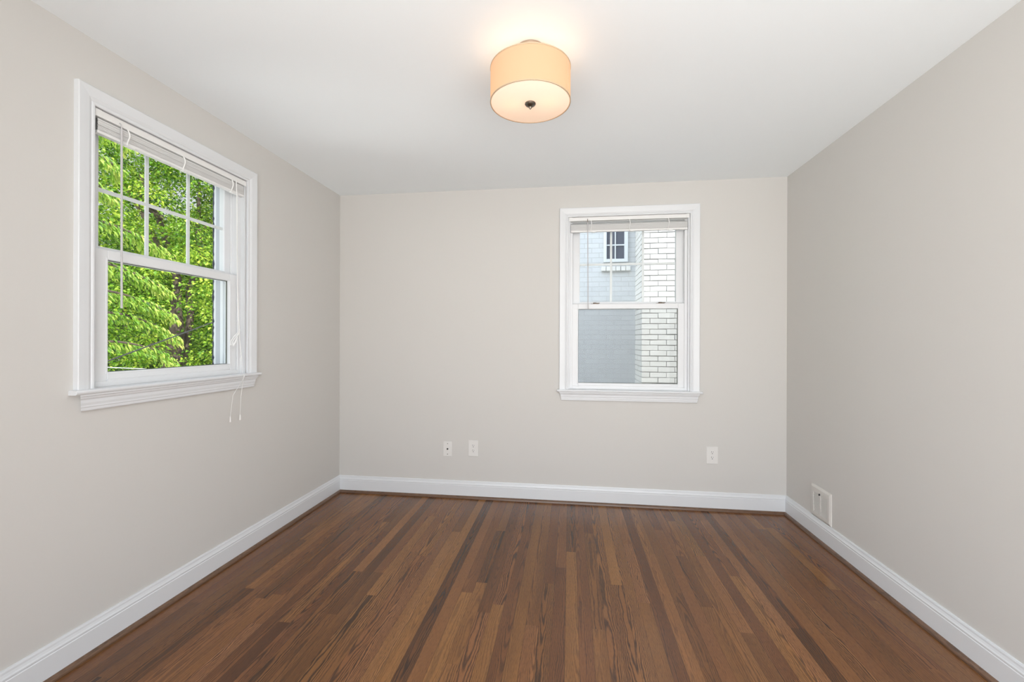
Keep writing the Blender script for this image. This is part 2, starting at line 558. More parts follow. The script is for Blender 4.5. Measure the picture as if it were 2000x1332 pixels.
# floor: oak strips running towards the far wall, one mesh
PW = 0.0572
verts, faces, uvs, cols = [], [], [], []
i = 0
x = -0.02
while x < W + 0.02:
    y = REAR - random.uniform(0, 1.2)
    base_t = random.random()
    while y < 0.01:
        ln = random.choice((0.6, 0.9, 1.3, 1.7, 2.2, 2.8)) * random.uniform(0.8, 1.2)
        y1 = min(y + ln, 0.02)
        k = len(verts)
        verts += [(x, y, 0), (x + PW, y, 0), (x + PW, y1, 0), (x, y1, 0)]
        faces.append((k, k + 1, k + 2, k + 3))
        uvs += [(-PW / 2, y), (PW / 2, y), (PW / 2, y1), (-PW / 2, y1)]
        r_ = min(1, max(0, random.gauss(0.50, 0.165)))
        c = (r_, random.random(), random.random(), 1.0)
        cols += [c] * 4
        y = y1
    x += PW
me = bpy.data.meshes.new('floor')
me.from_pydata(verts, [], faces)
uvl = me.uv_layers.new(name='UVMap')
uvl.data.foreach_set('uv', np.array(uvs, dtype=np.float32).ravel())
ca = me.color_attributes.new('plank', 'FLOAT_COLOR', 'POINT')
ca.data.foreach_set('color', np.array(cols, dtype=np.float32).ravel())
me.materials.append(M['floor'])
fl = bpy.data.objects.new('floor', me); COL.objects.link(fl)
tag(fl, 'brown stained oak strip floor with strong grain', 'floor', kind='structure')

# baseboards and the dark shoe moulding at their foot
BB = [(0.0, 0.0), (0.0145, 0.0), (0.0145, 0.098), (0.0125, 0.101), (0.0135, 0.104), (0.0135, 0.109), (0.011, 0.114), (0.0085, 0.122),
      (0.008, 0.129), (0.006, 0.1345), (0.0, 0.135)]
SHOE = [(0.0145, 0.0005)] + [(0.0145 + 0.017 * math.cos(a), 0.0005 + 0.019 * math.sin(a)) for a in [PI / 2 * q / 6 for q in range(7)]]
to_floor = lambda p, q, h_: (p, q, h_)


def run_trim(name, a, b, prof, mat, lab, cat):
    """mitred run between two wall corners; the room lies to the left of a -> b"""
    mb = MB()
    d = (Vector(b) - Vector(a)).normalized(); nn = Vector((-d.y, d.x))
    vs, k = [], len(prof)
    for end, P in ((0, a), (1, b)):
        for o_, h_ in prof:
            corner = (abs(P[1]) < 1e-6)
            sh = (o_ if corner else 0) * (1 if end == 0 else -1)
            q = Vector(P) + nn * o_ + d * sh
            vs.append((q.x, q.y, h_))
    fs = [(j, (j + 1) % k, k + (j + 1) % k, k + j) for j in range(k)] + [tuple(range(k)), tuple(range(2 * k - 1, k - 1, -1))]
    mb.add(vs, fs)
    ob = mb.build(name, mat)
    if mat == M['shoe']:
        me_ = ob.data
        L = (Vector(b) - Vector(a)).length
        uvl_ = me_.uv_layers.new(name='UVMap')
        for lp in me_.loops:
            co = me_.vertices[lp.vertex_index].co
            rel = Vector((co.x, co.y)) - Vector(a)
            uvl_.data[lp.index].uv = (co.z * 0.8 - 0.01 + rel.dot(nn) * 0.4, rel.dot(d))
        c_ = me_.color_attributes.new('plank', 'FLOAT_COLOR', 'POINT')
        c_.data.foreach_set('color', np.tile(np.array([0.5, random.random(), 0.3, 1.0], dtype=np.float32), len(me_.vertices)))
    tag(ob, lab, cat, kind='structure')
    return ob


corners = [((0, 0), (0, REAR), 'left', 'on the left wall under the tree window'),
           ((W, 0), (0, 0), 'back', 'along the far wall under the outlets'),
           ((W, REAR), (W, 0), 'right', 'on the right wall under the vent')]
for q, (a, b, side, where) in enumerate(corners):
    run_trim('baseboard_' + side, a, b, BB, M['trim'], 'white moulded baseboard ' + where, 'baseboard')
    run_trim('trim_%d' % (q + 1), a, b, SHOE, M['shoe'], 'dark stained quarter round shoe moulding ' + where, 'shoe moulding')

# ------------------------------------------------------------------ windows
CAS = [(0.0, -0.002), (0.0, 0.011), (0.004, 0.013), (0.010, 0.0125), (0.014, 0.010), (0.018, 0.013), (0.026, 0.0165), (0.044, 0.019),
       (0.058, 0.0205), (0.064, 0.021), (0.067, 0.019), (0.068, 0.0), (0.068, -0.002)]


def ring(mb, P, u0, u1, z0, z1, wl_, wr_, wb, wt, n0, n1):
    """rectangular frame as four boards"""
    mb.box(P(u0, n0, z0), P(u0 + wl_, n1, z1)); mb.box(P(u1 - wr_, n0, z0), P(u1, n1, z1))
    mb.box(P(u0 + wl_, n0, z0), P(u1 - wr_, n1, z0 + wb)); mb.box(P(u0 + wl_, n0, z1 - wt), P(u1 - wr_, n1, z1))


def make_window(idx, label, meet, glass_low, glass_up, stile, screen, locks):
    w = WIN[idx]; P = w['P']; u0, u1, z0, z1 = w['u0'], w['u1'], w['z0'], w['z1']
    root = thing('window_%d' % idx, label, 'window', P((u0 + u1) / 2, 0, z0), kind='structure')
    # casing: mitred moulding on three sides (path runs so that the outside is on the left)
    path = [(u0, z0 - 0.002), (u0, z1), (u1, z1), (u1, z0 - 0.002)]
    for a in range(3):
        p0, p1 = Vector(path[a]), Vector(path[a + 1])
        d = (p1 - p0).normalized(); nn = Vector((-d.y, d.x))
        mb = MB(); vs = []; k = len(CAS)
        for end, pt in ((0, p0), (1, p1)):
            mit = not (a == 0 and end == 0) and not (a == 2 and end == 1)
            for o_, h_ in CAS:
                q = pt + nn * o_ + d * ((o_ if end else -o_) if mit else 0)
                vs.append(P(q.x, h_, q.y))
        fs = [(j, (j + 1) % k, k + (j + 1) % k, k + j) for j in range(k)] + [tuple(range(k)), tuple(range(2 * k - 1, k - 1, -1))]
        mb.add(vs, fs)
        mb.build('casing', M['trim'], root)
    # stool with horns and rounded nose, apron below
    horn = 0.068 + 0.016
    nose = [(-0.055, z0), (0.034, z0), (0.0375, z0 - 0.002), (0.039, z0 - 0.006), (0.0385, z0 - 0.011), (0.036, z0 - 0.0155), (0.032, z0 - 0.018), (-0.055, z0 - 0.018)]
    mb = MB(); k = len(nose)
    # horns only in front of the wall: build the front slab full width, the rear slab inside the opening
    front = [(max(n_, 0.0), z) for n_, z in nose]
    vs = [P(u0 - horn, n_, z) for n_, z in front] + [P(u1 + horn, n_, z) for n_, z in front]
    fs = [(j, (j + 1) % k, k + (j + 1) % k, k + j) for j in range(k)] + [tuple(range(k)), tuple(range(2 * k - 1, k - 1, -1))]
    mb.add(vs, fs)
    mb.box(P(u0, 0.0, z0), P(u1, -0.055, z0 - 0.018))
    mb.build('stool', M['trim'], root)
    zt = z0 - 0.018
    ap = [(0.0, zt), (0.030, zt), (0.030, zt - 0.006), (0.026, zt - 0.010), (0.024, zt - 0.016), (0.020, zt - 0.022), (0.019, zt - 0.034),
          (0.0165, zt - 0.044), (0.0165, zt - 0.050), (0.0145, zt - 0.054), (0.0140, zt - 0.062), (0.012, zt - 0.066), (0.0, zt - 0.066)]
    mb = MB(); k = len(ap)
    vs = []
    for s, ue in ((1, u0 - 0.066), (-1, u1 + 0.066)):
        for n_, z in ap:
            vs.append(P(ue + s * (0.030 - n_) * 0.9, n_, z))
    fs = [(j, (j + 1) % k, k + (j + 1) % k, k + j) for j in range(k)] + [tuple(range(k)), tuple(range(2 * k - 1, k - 1, -1))]
    mb.add(vs, fs)
    mb.build('apron', M['trim'], root)
    # jamb lining and the vinyl frame with its tracks
    mb = MB(); t = 0.012
    mb.box(P(u0, -0.004, z0), P(u0 + t, -WALL_T, z1)); mb.box(P(u1 - t, -0.004, z0), P(u1, -WALL_T, z1))
    mb.box(P(u0 + t, -0.004, z1 - t), P(u1 - t, -WALL_T, z1))
    mb.build('jamb', M['trim'], root)
    a0, a1, b0, b1 = u0 + t, u1 - t, z0, z1 - t
    mb = MB()
    ring(mb, P, a0, a1, b0, b1, 0.010, 0.010, 0.018, 0.014, -0.030, -0.1345)         # frame body
    ring(mb, P, a0, a1, b0, b1, 0.020, 0.020, 0.022, 0.026, -0.026, -0.034)          # inner stop
    ring(mb, P, a0, a1, b0, b1, 0.018, 0.018, 0.020, 0.022, -0.072, -0.079)          # parting stop
    ring(mb, P, a0, a1, b0, b1, 0.026, 0.026, 0.028, 0.028, -0.118, -0.135)          # outer lip
    mb.build('frame', M['vinyl'], root, bevel=0.0012)
    sill = MB(); sill.box(P(u0, -0.056, z0 - 0.004), P(u1, -WALL_T - 0.03, z0 - 0.03))
    sill.build('outer_sill', M['house_trim'], root, bevel=0.003)
    # lower sash (room side) and upper sash (outside track)
    gl, gr, gb, gt = glass_low
    s0, s1 = a0 + 0.011, a1 - 0.011
    mb = MB()
    ring(mb, P, s0, s1, b0 + 0.019, meet, gl - s0, s1 - gr, gb - b0 - 0.019, meet - gt, -0.036, -0.070)
    low = mb.build('lower_sash', M['vinyl'], root, bevel=0.0025)
    bead = MB(); ring(bead, P, gl - 0.008, gr + 0.008, gb - 0.008, gt + 0.008, 0.0085, 0.0085, 0.0085, 0.0085, -0.034, -0.040)
    bead.build('glazing_bead', M['vinyl'], low, bevel=0.002)
    seal = MB(); ring(seal, P, gl - 0.001, gr + 0.001, gb - 0.001, gt + 0.001, 0.0036, 0.0036, 0.0036, 0.0036, -0.0545, -0.0600)
    seal.build('glazing_seal', M['seal'], low)
    lip = MB(); lip.box(P(s0 + 0.06, -0.026, b0 + 0.021), P(s1 - 0.06, -0.038, b0 + 0.028))
    lip.build('lift_rail', M['vinyl'], low, bevel=0.002)
    p = MB(); p.box(P(gl - 0.004, -0.052, gb - 0.004), P(gr + 0.004, -0.0535, gt + 0.004))
    p.build('pane', M['glass'], low)
    for ul in locks:
        k_ = MB()
        k_.box(P(ul - 0.030, -0.040, meet), P(ul + 0.030, -0.066, meet + 0.003))
        k_.lathe(P(ul, -0.053, meet + 0.003), [(0.0, 0.008), (0.012, 0.008), (0.014, 0.0), (0.0, 0.0)], 16)
        k_.box(P(ul, -0.046, meet + 0.004), P(ul + 0.038, -0.054, meet + 0.009))
        k_.build('sash_lock', M['latch'], low, bevel=0.0008)
    gl, gr, gb, gt = glass_up
    mb = MB()
    ring(mb, P, s0, s1, meet - 0.036, b1 - 0.010, gl - s0, s1 - gr, gb - meet + 0.036, b1 - 0.010 - gt, -0.080, -0.114)
    up = mb.build('upper_sash', M['vinyl'], root, bevel=0.0025)
    p = MB(); p.box(P(gl - 0.004, -0.090, gb - 0.004), P(gr + 0.004, -0.0915, gt + 0.004))
    p.build('pane', M['glass'], up)
    # colonial bars between the panes: two uprights and one crossbar
    g_ = MB(); hw = 0.0085
    for q in (1, 2):
        uc = gl + (gr - gl) * q / 3
        g_.box(P(uc - hw, -0.0935, gb - 0.002), P(uc + hw, -0.1010, gt + 0.002))
    zc = (gb + gt) / 2
    g_.box(P(gl - 0.002, -0.0940, zc - hw), P(gr + 0.002, -0.1005, zc + hw))
    g_.build('grille_bars', M['grille'], up, bevel=0.0015)
    # outside: brick mould casing and its ragged caulk line
    mb = MB()
    ring(mb, P, u0 + 0.004, u1 - 0.004, z0 - 0.01, z1 - 0.004, 0.010, 0.010, 0.02, 0.010, -0.135, -0.186)
    mb.build('brick_mould', M['capping'], root, bevel=0.003)
    for us, sgn in ((u0, 1), (u1, -1)):
        mb = MB(); pts, rd = [], []
        for q in range(64):
            z = z0 + (z1 - z0) * q / 63
            pts.append(P(us + sgn * (0.004 + random.uniform(-0.001, 0.003)), -WALL_T - 0.002 + random.uniform(-.002, .002), z)); rd.append(0.007 + random.uniform(0, 0.0035))
        mb.tube(pts, rd, 6)
        mb.build('caulk_bead', M['caulk'], root)
    if screen:
        mb = MB(); mb.box(P(a0 + 0.026, -0.1255, b0 + 0.022), P(a1 - 0.026, -0.1262, meet))
        mb.build('insect_screen', M['screen'], root)
    return root


# left: lower glass, upper glass  (left, right, bottom, top)
make_window(1, 'white double-hung window in the left wall looking onto green trees', 1.622,
            (-1.806, -1.139, 1.110, 1.582), (-1.806, -1.128, 1.640, 2.125), 0.04, False, ())
make_window(2, 'white double-hung window in the far wall looking onto white brick', 1.533,
            (1.948, 2.692, 0.922, 1.494), (1.960, 2.686, 1.552, 2.140), 0.04, True, (2.075, 2.565))


# ------------------------------------------------------------------ raised mini blinds
def make_blind(idx, label, z_head, z_bot, wand_u, wand_z, tapes, cord):
    w = WIN[idx]; P = w['P']; u0, u1 = w['u0'] + 0.004, w['u1'] - 0.004
    root = thing('window_blind', label, 'blind', P((w['u0'] + w['u1']) / 2, -0.012, z_head), group=None)
    zt, zb = z_head, z_head - 0.027
    a0, a1 = u0 + 0.012, u1 - 0.010
    mb = MB()      # U-shaped headrail with rolled lips
    mb.box(P(a0, 0.000, zb), P(a1, -0.0015, zt)); mb.box(P(a0, -0.0245, zb), P(a1, -0.026, zt)); mb.box(P(a0, -0.001, zb), P(a1, -0.0255, zb + 0.0015))
    mb.box(P(a0, 0.002, zb - 0.001), P(a1, -0.002, zb + 0.003)); mb.box(P(a0, 0.0015, zt - 0.0025), P(a1, -0.002, zt))
    mb.build('headrail', M['blind'], root, bevel=0.0006)
    for us, ue in ((u0, u0 + 0.026), (u1 - 0.022, u1)):
        mb = MB()
        mb.box(P(us, 0.0035, zb - 0.002), P(ue, 0.002, zt + 0.002)); mb.box(P(us, 0.0035, zt), P(ue, -0.028, zt + 0.002))
        mb.box(P(us, 0.002, zb - 0.002), P(us + 0.0015, -0.028, zt + 0.002))
        mb.build('bracket', M['blind'], root, bevel=0.0005)
    # one slat, then copies
    sw, base = 0.025, None
    z_rail_top = z_bot + 0.012
    zs = [zb - 0.008, zb - 0.021] + [z_rail_top + 0.0012 + 0.0019 * q for q in range(24)]
    zs = [z for z in zs if z < zb - 0.004]
    nc = -0.013
    for q, z in enumerate(zs):
        if base is None:
            mb = MB(); vs = []; m_ = 7
            for e_, uu in ((0, a0 + 0.002), (1, a1 - 0.004)):
                for top in (0, 1):
                    for s in range(m_):
                        n_ = nc - sw / 2 + sw * s / (m_ - 1)
                        dz = 0.0016 * (1 - (2 * s / (m_ - 1) - 1) ** 2)
                        vs.append(P(uu, n_, z + dz - (0.0013 if not top else 0)))
            fs = []
            for top in (0, 1):
                for s in range(m_ - 1):
                    b_ = top * m_ + s
                    fs.append((b_, b_ + 1, b_ + 1 + 2 * m_, b_ + 2 * m_))
            for s in (0, m_ - 1):
                fs.append((s, s + m_, s + 3 * m_, s + 2 * m_))
            mb.add(vs, fs, False)
            base = mb.build('slat', M['blind_slat'], root)
            zref = z
            o_ = base
        else:
            o_ = base.copy(); COL.objects.link(o_); o_.parent = root
            o_.location = Vector((random.uniform(-.0012, .0012), random.uniform(-.0012, .0012), z - zref))
            o_.rotation_euler = (random.uniform(-.0008, .0008), random.uniform(-.0008, .0008), 0)
    mb = MB(); mb.box(P(a0 + 0.002, -0.001, z_bot), P(a1 - 0.002, -0.026, z_rail_top))
    mb.build('bottom_rail', M['blind'], root, bevel=0.002)
    for ut in tapes:
        mb = MB(); pts = []
        for q in range(9):
            s = q / 8
            pts.append(P(ut + 0.004 * math.sin(s * 5), 0.002 + 0.006 * math.sin(s * PI), zb - (zb - z_bot + 0.002) * s))
        mb.tube(pts, 0.0028, 6)
        mb.build('ladder_cord', M['cord'], root)
        mb = MB(); mb.box(P(ut + 0.004, 0.0005, z_bot - 0.004), P(ut + 0.034, -0.020, z_bot + 0.0005))
        mb.build('cord_button', M['blind'], root, bevel=0.001)
    # tilt wand on its hook
    mb = MB(); mb.tube([P(wand_u, 0.001, zb + 0.012), P(wand_u, 0.007, zb + 0.008), P(wand_u, 0.009, zb - 0.002), P(wand_u + .001, 0.009, zb - 0.016)], 0.0022, 8)
    wd = mb.build('wand_hook', M['latch'] if idx == 2 else M['wand'], root)
    mb = MB(); mb.tube([P(wand_u + .001, 0.009, zb - 0.012), P(wand_u + 0.005, 0.007, wand_z + 0.03), P(wand_u + 0.006, 0.006, wand_z)], [0.0042, 0.0042, 0.0046], 6)
    mb.build('tilt_wand', M['wand'], root)
    if cord:
        cp = [Vector(P(u, n_, z)) for u, n_, z in cord['main']]
        mb = MB(); mb.tube(cp, 0.0022, 6)
        off = [p + Vector((0.002, -0.0045, 0)) for p in cp[:-1]] + [cp[-1]]
        mb.tube(off, 0.0020, 6)
        for lp in cord['extra']:
            mb.tube([P(u, n_, z) for u, n_, z in lp], [0.0022 if z > 1.1 else 0.0009 for u, n_, z in lp], 6)
        mb.build('lift_cord', M['cord'], root)
        for u, n_, z in cord['tassels']:
            mb = MB(); mb.lathe(P(u, n_, z), [(0.0015, 0.030), (0.003, 0.028), (0.0045, 0.012), (0.0060, 0.002), (0.0050, 0.0), (0.0, 0.0)], 12)
            mb.build('tassel', M['plate'], root)
    return root


cord1 = dict(
    main=[(-1.141, 0.004, 2.150), (-1.141, 0.008, 2.06), (-1.136, 0.006, 1.75), (-1.131, 0.005, 1.55), (-1.125, 0.005, 1.44), (-1.119, 0.006, 1.300)],
    extra=[[(-1.119, 0.006, 1.302), (-1.135, 0.010, 1.285), (-1.165, 0.014, 1.268), (-1.190, 0.014, 1.240), (-1.188, 0.012, 1.218), (-1.168, 0.010, 1.216),
            (-1.148, 0.010, 1.245), (-1.132, 0.009, 1.280), (-1.119, 0.007, 1.300)],
           [(-1.119, 0.010, 1.300), (-1.130, 0.012, 1.278), (-1.155, 0.014, 1.262), (-1.180, 0.016, 1.236), (-1.172, 0.014, 1.212), (-1.150, 0.012, 1.236), (-1.122, 0.009, 1.296)],
           [(-1.122, 0.005, 1.303), (-1.116, 0.009, 1.306), (-1.114, 0.006, 1.299), (-1.120, 0.003, 1.296)],
           [(-1.118, 0.006, 1.298), (-1.113, 0.006, 1.23), (-1.106, 0.007, 1.165), (-1.103, 0.008, 1.150)],
           [(-1.103, 0.008, 1.152), (-1.113, 0.009, 1.140), (-1.116, 0.012, 1.10), (-1.117, 0.016, 1.056), (-1.122, 0.036, 1.0545), (-1.126, 0.0415, 1.048),
            (-1.130, 0.0415, 1.02), (-1.140, 0.036, 0.93), (-1.142, 0.032, 0.822)],
           [(-1.103, 0.008, 1.152), (-1.101, 0.010, 1.10), (-1.101, 0.014, 1.056), (-1.110, 0.036, 1.0545), (-1.116, 0.0415, 1.047), (-1.135, 0.0415, 1.02),
            (-1.200, 0.036, 0.94), (-1.217, 0.034, 0.822)]],
    tassels=[(-1.142, 0.032, 0.793), (-1.217, 0.034, 0.795)])
make_blind(1, 'white mini blind raised to the top of the left window, long lift cord hanging', 2.173, 2.080, -1.790, 1.379,
           (-1.757, -1.483, -1.173), cord1)
make_blind(2, 'white mini blind raised to the top of the far wall window, no cord showing', 2.195, 2.082, 2.016, 1.491,
           (2.043, 2.330, 2.612), None)

# ------------------------------------------------------------------ ceiling light
LX, LY, LZ, LR = 1.7206, -1.617, 2.219, 0.163
lamp = thing('ceiling_light', 'lit cream fabric drum light with brushed nickel canopy, fixed to the ceiling', 'ceiling light', (LX, LY, H))
mb = MB(); mb.lathe((LX, LY, H), [(0.0, 0.0), (0.058, 0.0), (0.058, -0.006), (0.055, -0.020), (0.052, -0.026), (0.030, -0.030), (0.0, -0.031)], 48)
mb.build('canopy', M['nickel'], lamp)
mb = MB(); mb.tube([(LX, LY, H - 0.028), (LX, LY, LZ + 0.004)], 0.006, 12)
for k in range(3):
    a = 2 * PI * k / 3 + 0.4
    mb.tube([(LX, LY, LZ + 0.128), (LX + (LR - 0.002) * math.cos(a), LY + (LR - 0.002) * math.sin(a), LZ + 0.134)], 0.0022, 6)
mb.build('stem', M['nickel'], lamp)
ST = LZ + 0.138
mb = MB(); mb.lathe((LX, LY, 0), [(LR, LZ), (LR, ST)], 96)
sa = math.radians(-20)
shade = mb.build('shade', M['shade'], lamp)
for zz in (LZ + 0.001, ST - 0.001):
    mb = MB(); mb.lathe((LX, LY, zz), [(LR - 0.002, -0.0022), (LR + 0.0012, -0.0022), (LR + 0.0012, 0.0022), (LR - 0.002, 0.0022), (LR - 0.002, -0.0022)], 96)
    mb.build('trim_band', M['band'], shade)
mb = MB(); mb.tube([(LX + (LR + .0003) * math.cos(sa), LY + (LR + .0003) * math.sin(sa), LZ + .002), (LX + (LR + .0003) * math.cos(sa), LY + (LR + .0003) * math.sin(sa), ST - .002)], 0.0012, 6)
mb.build('seam', M['band'], shade)
mb = MB(); mb.lathe((LX, LY, LZ), [(LR - 0.003, 0.004), (LR - 0.0030, 0.001), (LR - 0.005, -0.0005), (0.0, -0.0005)], 96)
mb.build('diffuser', M['diffuser'], lamp)
mb = MB(); mb.lathe((LX, LY, LZ), [(0.0, 0.0), (0.022, -0.0005), (0.0225, -0.004), (0.019, -0.009), (0.011, -0.0135), (0.006, -0.015), (0.0055, -0.020), (0.003, -0.024), (0.0, -0.0245)], 32)
mb.build('finial', M['finial'], lamp)
for q, (dx, dy) in enumerate(((-0.072, 0.0), (0.072, 0.004))):
    ld = bpy.data.lights.new('bulb', 'POINT')
    ld.energy = 0.21; ld.color = (1.0, 0.64, 0.36); ld.shadow_soft_size = 0.022
    lo = bpy.data.objects.new('bulb', ld); COL.objects.link(lo)
    lo.parent = lamp; lo.location = (dx, dy, LZ + 0.050 - H)

# ------------------------------------------------------------------ wall plates on the far wall
def plate(mb, xc, zc, w_, h_, t=0.006):
    pts = [(-w_ / 2, 0), (w_ / 2, 0)]
    mb.box((xc - w_ / 2, 0, zc - h_ / 2), (xc + w_ / 2, -t, zc + h_ / 2))


def screw(parent, x, y, z, mat, r_=0.0035):
    mb = MB(); mb.lathe((x, y, z), [(0.0, -0.0012), (r_ * .8, -0.0012), (r_, 0.0), (r_, 0.003), (0.0, 0.003)], 14, 'y')
    mb.build('screw', mat, parent)


def outlet(xc, zc, label):
    r_ = thing('wall_outlet', label, 'outlet', (xc, 0, zc), group='duplex outlets on the far wall')
    mb = MB(); plate(mb, xc, zc, 0.080, 0.126)
    mb.build('cover_plate', M['plate'], r_, bevel=0.0022)
    for s in (1, -1):
        zz = zc + s * 0.0195
        mb = MB()
        vs, n_ = [], 24
        for y_ in (-0.004, -0.0076):
            for k in range(n_):
                a = 2 * PI * k / n_
                vs.append((xc + 0.0172 * math.cos(a), y_, zz + max(-0.0138, min(0.0138, 0.0172 * math.sin(a)))))
        fs = [(k, (k + 1) % n_, n_ + (k + 1) % n_, n_ + k) for k in range(n_)] + [tuple(range(n_)), tuple(range(n_, 2 * n_))]
        mb.add(vs, fs)
        rc = mb.build('receptacle', M['plate'], r_, bevel=0.0006)
        mb = MB()
        mb.box((xc - 0.0075, -0.0070, zz + 0.0015), (xc - 0.0050, -0.0079, zz + 0.0105))
        mb.box((xc + 0.0050, -0.0070, zz + 0.0025), (xc + 0.0072, -0.0079, zz + 0.0095))
        mb.lathe((xc, -0.0079, zz - 0.0065), [(0.0, 0.0), (0.0030, 0.0), (0.0030, 0.0008), (0.0, 0.0008)], 12, 'y')
        mb.build('slots', M['slot'], rc)
    screw(r_, xc, -0.0062, zc, M['painted_screw'], 0.003)
    return r_


outlet(1.130, 0.394, 'white duplex outlet beside the cable plate, left part of the far wall')
outlet(2.928, 0.406, 'white duplex outlet under the right end of the far window')
r_ = thing('cable_jack', 'white cable wall plate with a dark round connector, left of an outlet', 'wall plate', (0.9205, 0, 0.383))
mb = MB(); plate(mb, 0.9205, 0.383, 0.071, 0.116)
mb.build('cover_plate', M['plate'], r_, bevel=0.0022)
mb = MB(); mb.lathe((0.9205, -0.006, 0.383), [(0.0, -0.010), (0.0030, -0.010), (0.0046, -0.009), (0.0046, -0.003), (0.0068, -0.003), (0.0068, 0.0), (0.0, 0.0)], 18, 'y')
mb.build('connector', M['slot'], r_)
for s in (1, -1): screw(r_, 0.9205, -0.0062, 0.383 + s * 0.042, M['screw'], 0.0042)

# ------------------------------------------------------------------ air vent on the right wall
vy0, vy1, vz0, vz1 = -0.556, -0.340, 0.137, 0.334
vent = thing('air_vent', 'greige louvered air vent low on the right wall above the baseboard', 'vent', (W, (vy0 + vy1) / 2, vz0))
mb = MB()
iy0, iy1, iz0, iz1 = vy0 + 0.034, vy1 - 0.034, vz0 + 0.030, vz1 - 0.042
X0, X1, X2 = W, W - 0.004, W - 0.011
outer = [(vy0, vz0), (vy1, vz0), (vy1, vz1), (vy0, vz1)]
mid = [(vy0 + .012, vz0 + .012), (vy1 - .012, vz0 + .012), (vy1 - .012, vz1 - .012), (vy0 + .012, vz1 - .012)]
inn = [(iy0, iz0), (iy1, iz0), (iy1, iz1), (iy0, iz1)]
vs = [(X0, y, z) for y, z in outer] + [(X1, y, z) for y, z in outer] + [(X2, y, z) for y, z in mid] + [(X2, y, z) for y, z in inn] + [(X1 + .002, y, z) for y, z in inn]
fs = []
for lv in range(4):
    for k in range(4):
        k2 = (k + 1) % 4
        fs.append((lv * 4 + k, lv * 4 + k2, lv * 4 + 4 + k2, lv * 4 + 4 + k))
mb.add(vs, fs)
fr = mb.build('faceplate', M['vent'], vent, bevel=0.0008)
mb = MB(); mb.box((X0 - 0.0005, iy0, iz0), (X0 - 0.0015, iy1, iz1)); mb.build('duct_opening', M['vent_dark'], vent)
ym = (iy0 + iy1) / 2
mb = MB(); mb.box((X2, ym - 0.006, iz0), (X1 + .002, ym + 0.006, iz1 + 0.001)); mb.build('centre_bar', M['vent'], vent, bevel=0.0008)
for ya, yb in ((iy0, ym - 0.006), (ym + 0.006, iy1)):
    mb = MB()
    for k in range(13):
        z = iz0 + 0.004 + (iz1 - iz0 - 0.006) * k / 12
        mb.add([(X2 + .0005, ya, z - .003), (X2 + .0005, yb, z - .003), (X1 + .001, yb, z + .004), (X1 + .001, ya, z + .004),
                (X2 + .0012, ya, z - .0038), (X2 + .0012, yb, z - .0038), (X1 + .0018, yb, z + .0032), (X1 + .0018, ya, z + .0032)],
               [(0, 1, 2, 3), (4, 5, 6, 7), (0, 1, 5, 4), (2, 3, 7, 6)])
    mb.build('louvers', M['vent'], vent)
mb = MB(); mb.box((X2 - 0.007, ym - 0.003, iz1 - 0.004), (X2 + 0.002, ym + 0.003, iz1 + 0.007)); mb.build('damper_lever', M['slot'], vent, bevel=0.001)

# ------------------------------------------------------------------ outside: unseen brick walls added to block sky light
mb = MB(); mb.box((W + WALL_T, 0.0, -3.0), (W + 7, WALL_T, 3.7)); mb.box((-WALL_T, 0.0, 2.64), (W + WALL_T, WALL_T, 3.7)); mb.box((-WALL_T, 0.0, -3.0), (W + WALL_T, WALL_T, -0.05))  # out of view, raised to hold the bright rear sky off the neighbour's brick
tag(mb.build('sky_block_wall', M['brick_wall']), 'unseen brick outer wall beside the far window, added to screen the neighbour house from sky light', 'wall', kind='structure')

mb = MB(); mb.box((-3.6, -4.5, -3.0), (-WALL_T - 0.01, REAR + 0.2, 5.5))  # invented mass out of view, shades the outside of the left window
tag(mb.build('sky_block_wing', M['brick_wall']), 'unseen brick block left of the left window, added to keep sky light off its outer frame', 'wall', kind='structure')

# ------------------------------------------------------------------ outside: ground
mb = MB(); mb.box((-45, -2, -3.3), (40, 45, -3.0))
tag(mb.build('ground', M['ground']), 'pale paved ground outside below the windows', 'ground', kind='structure')

# ------------------------------------------------------------------ outside: neighbouring brick house beyond the far window
NY, PY, PX = 2.87, 2.30, 2.784
house = thing('neighbor_house', 'white painted brick house outside the far window', 'house', (3.0, NY, -3.0))
mb = MB(); mb.box((-0.4, NY, -3.0), (7.0, NY + 0.25, 5.2))
nw = (2.350, 2.680, 2.345, 3.15)   # neighbour's window, outer frame
mb.build('brick_wall', M['brick_wall'], house)
mb = MB(); mb.box((PX + 0.010, PY + 0.010, -3.0), (4.6, NY, 5.4)); mb.build('bay_core', M['mortar'], house)
mb = MB()
row, bw, j = 0.0677, 0.203, 0.0065
k = 0; z = -3.0
while z < 5.35:
    sh = 0 if k % 2 else bw / 2
    # corner brick shows its end on the side face
    x = PX
    first = (bw - j) if k % 2 else (bw / 2 - j)
    x1 = x + first
    while x < 4.6:
        dz, dy = random.uniform(-.003, .001), random.uniform(-.003, .003)
        q0 = (x, PY + dy, z + random.uniform(0, .0015)); q1 = (min(x1, 4.6), PY + 0.10 if x == PX else PY + 0.02, z + row - j + dz)
        mb.rough_box(q0, q1, 0.0018)
        x = x1 + j; x1 = x + bw - j
    # side face stretchers
    y = PY + 0.10 + j
    while y < NY:
        y1 = min(y + (bw - j if (y > PY + .2 or k % 2) else bw / 2), NY)
        mb.box((PX + random.uniform(-.002, .002), y, z), (PX + 0.02, y1, z + row - j))
        y = y1 + j
    z += row; k += 1
mb.build('brick_bay', M['brick'], house, bevel=0.0025)
mb = MB()
P2 = lambda u, n_, z: (u, NY - n_, z)
ring(mb, P2, nw[0], nw[1], nw[2], nw[3], 0.040, 0.048, 0.045, 0.045, 0.0, 0.045)
win = mb.build('window', M['house_trim'], house, bevel=0.003)
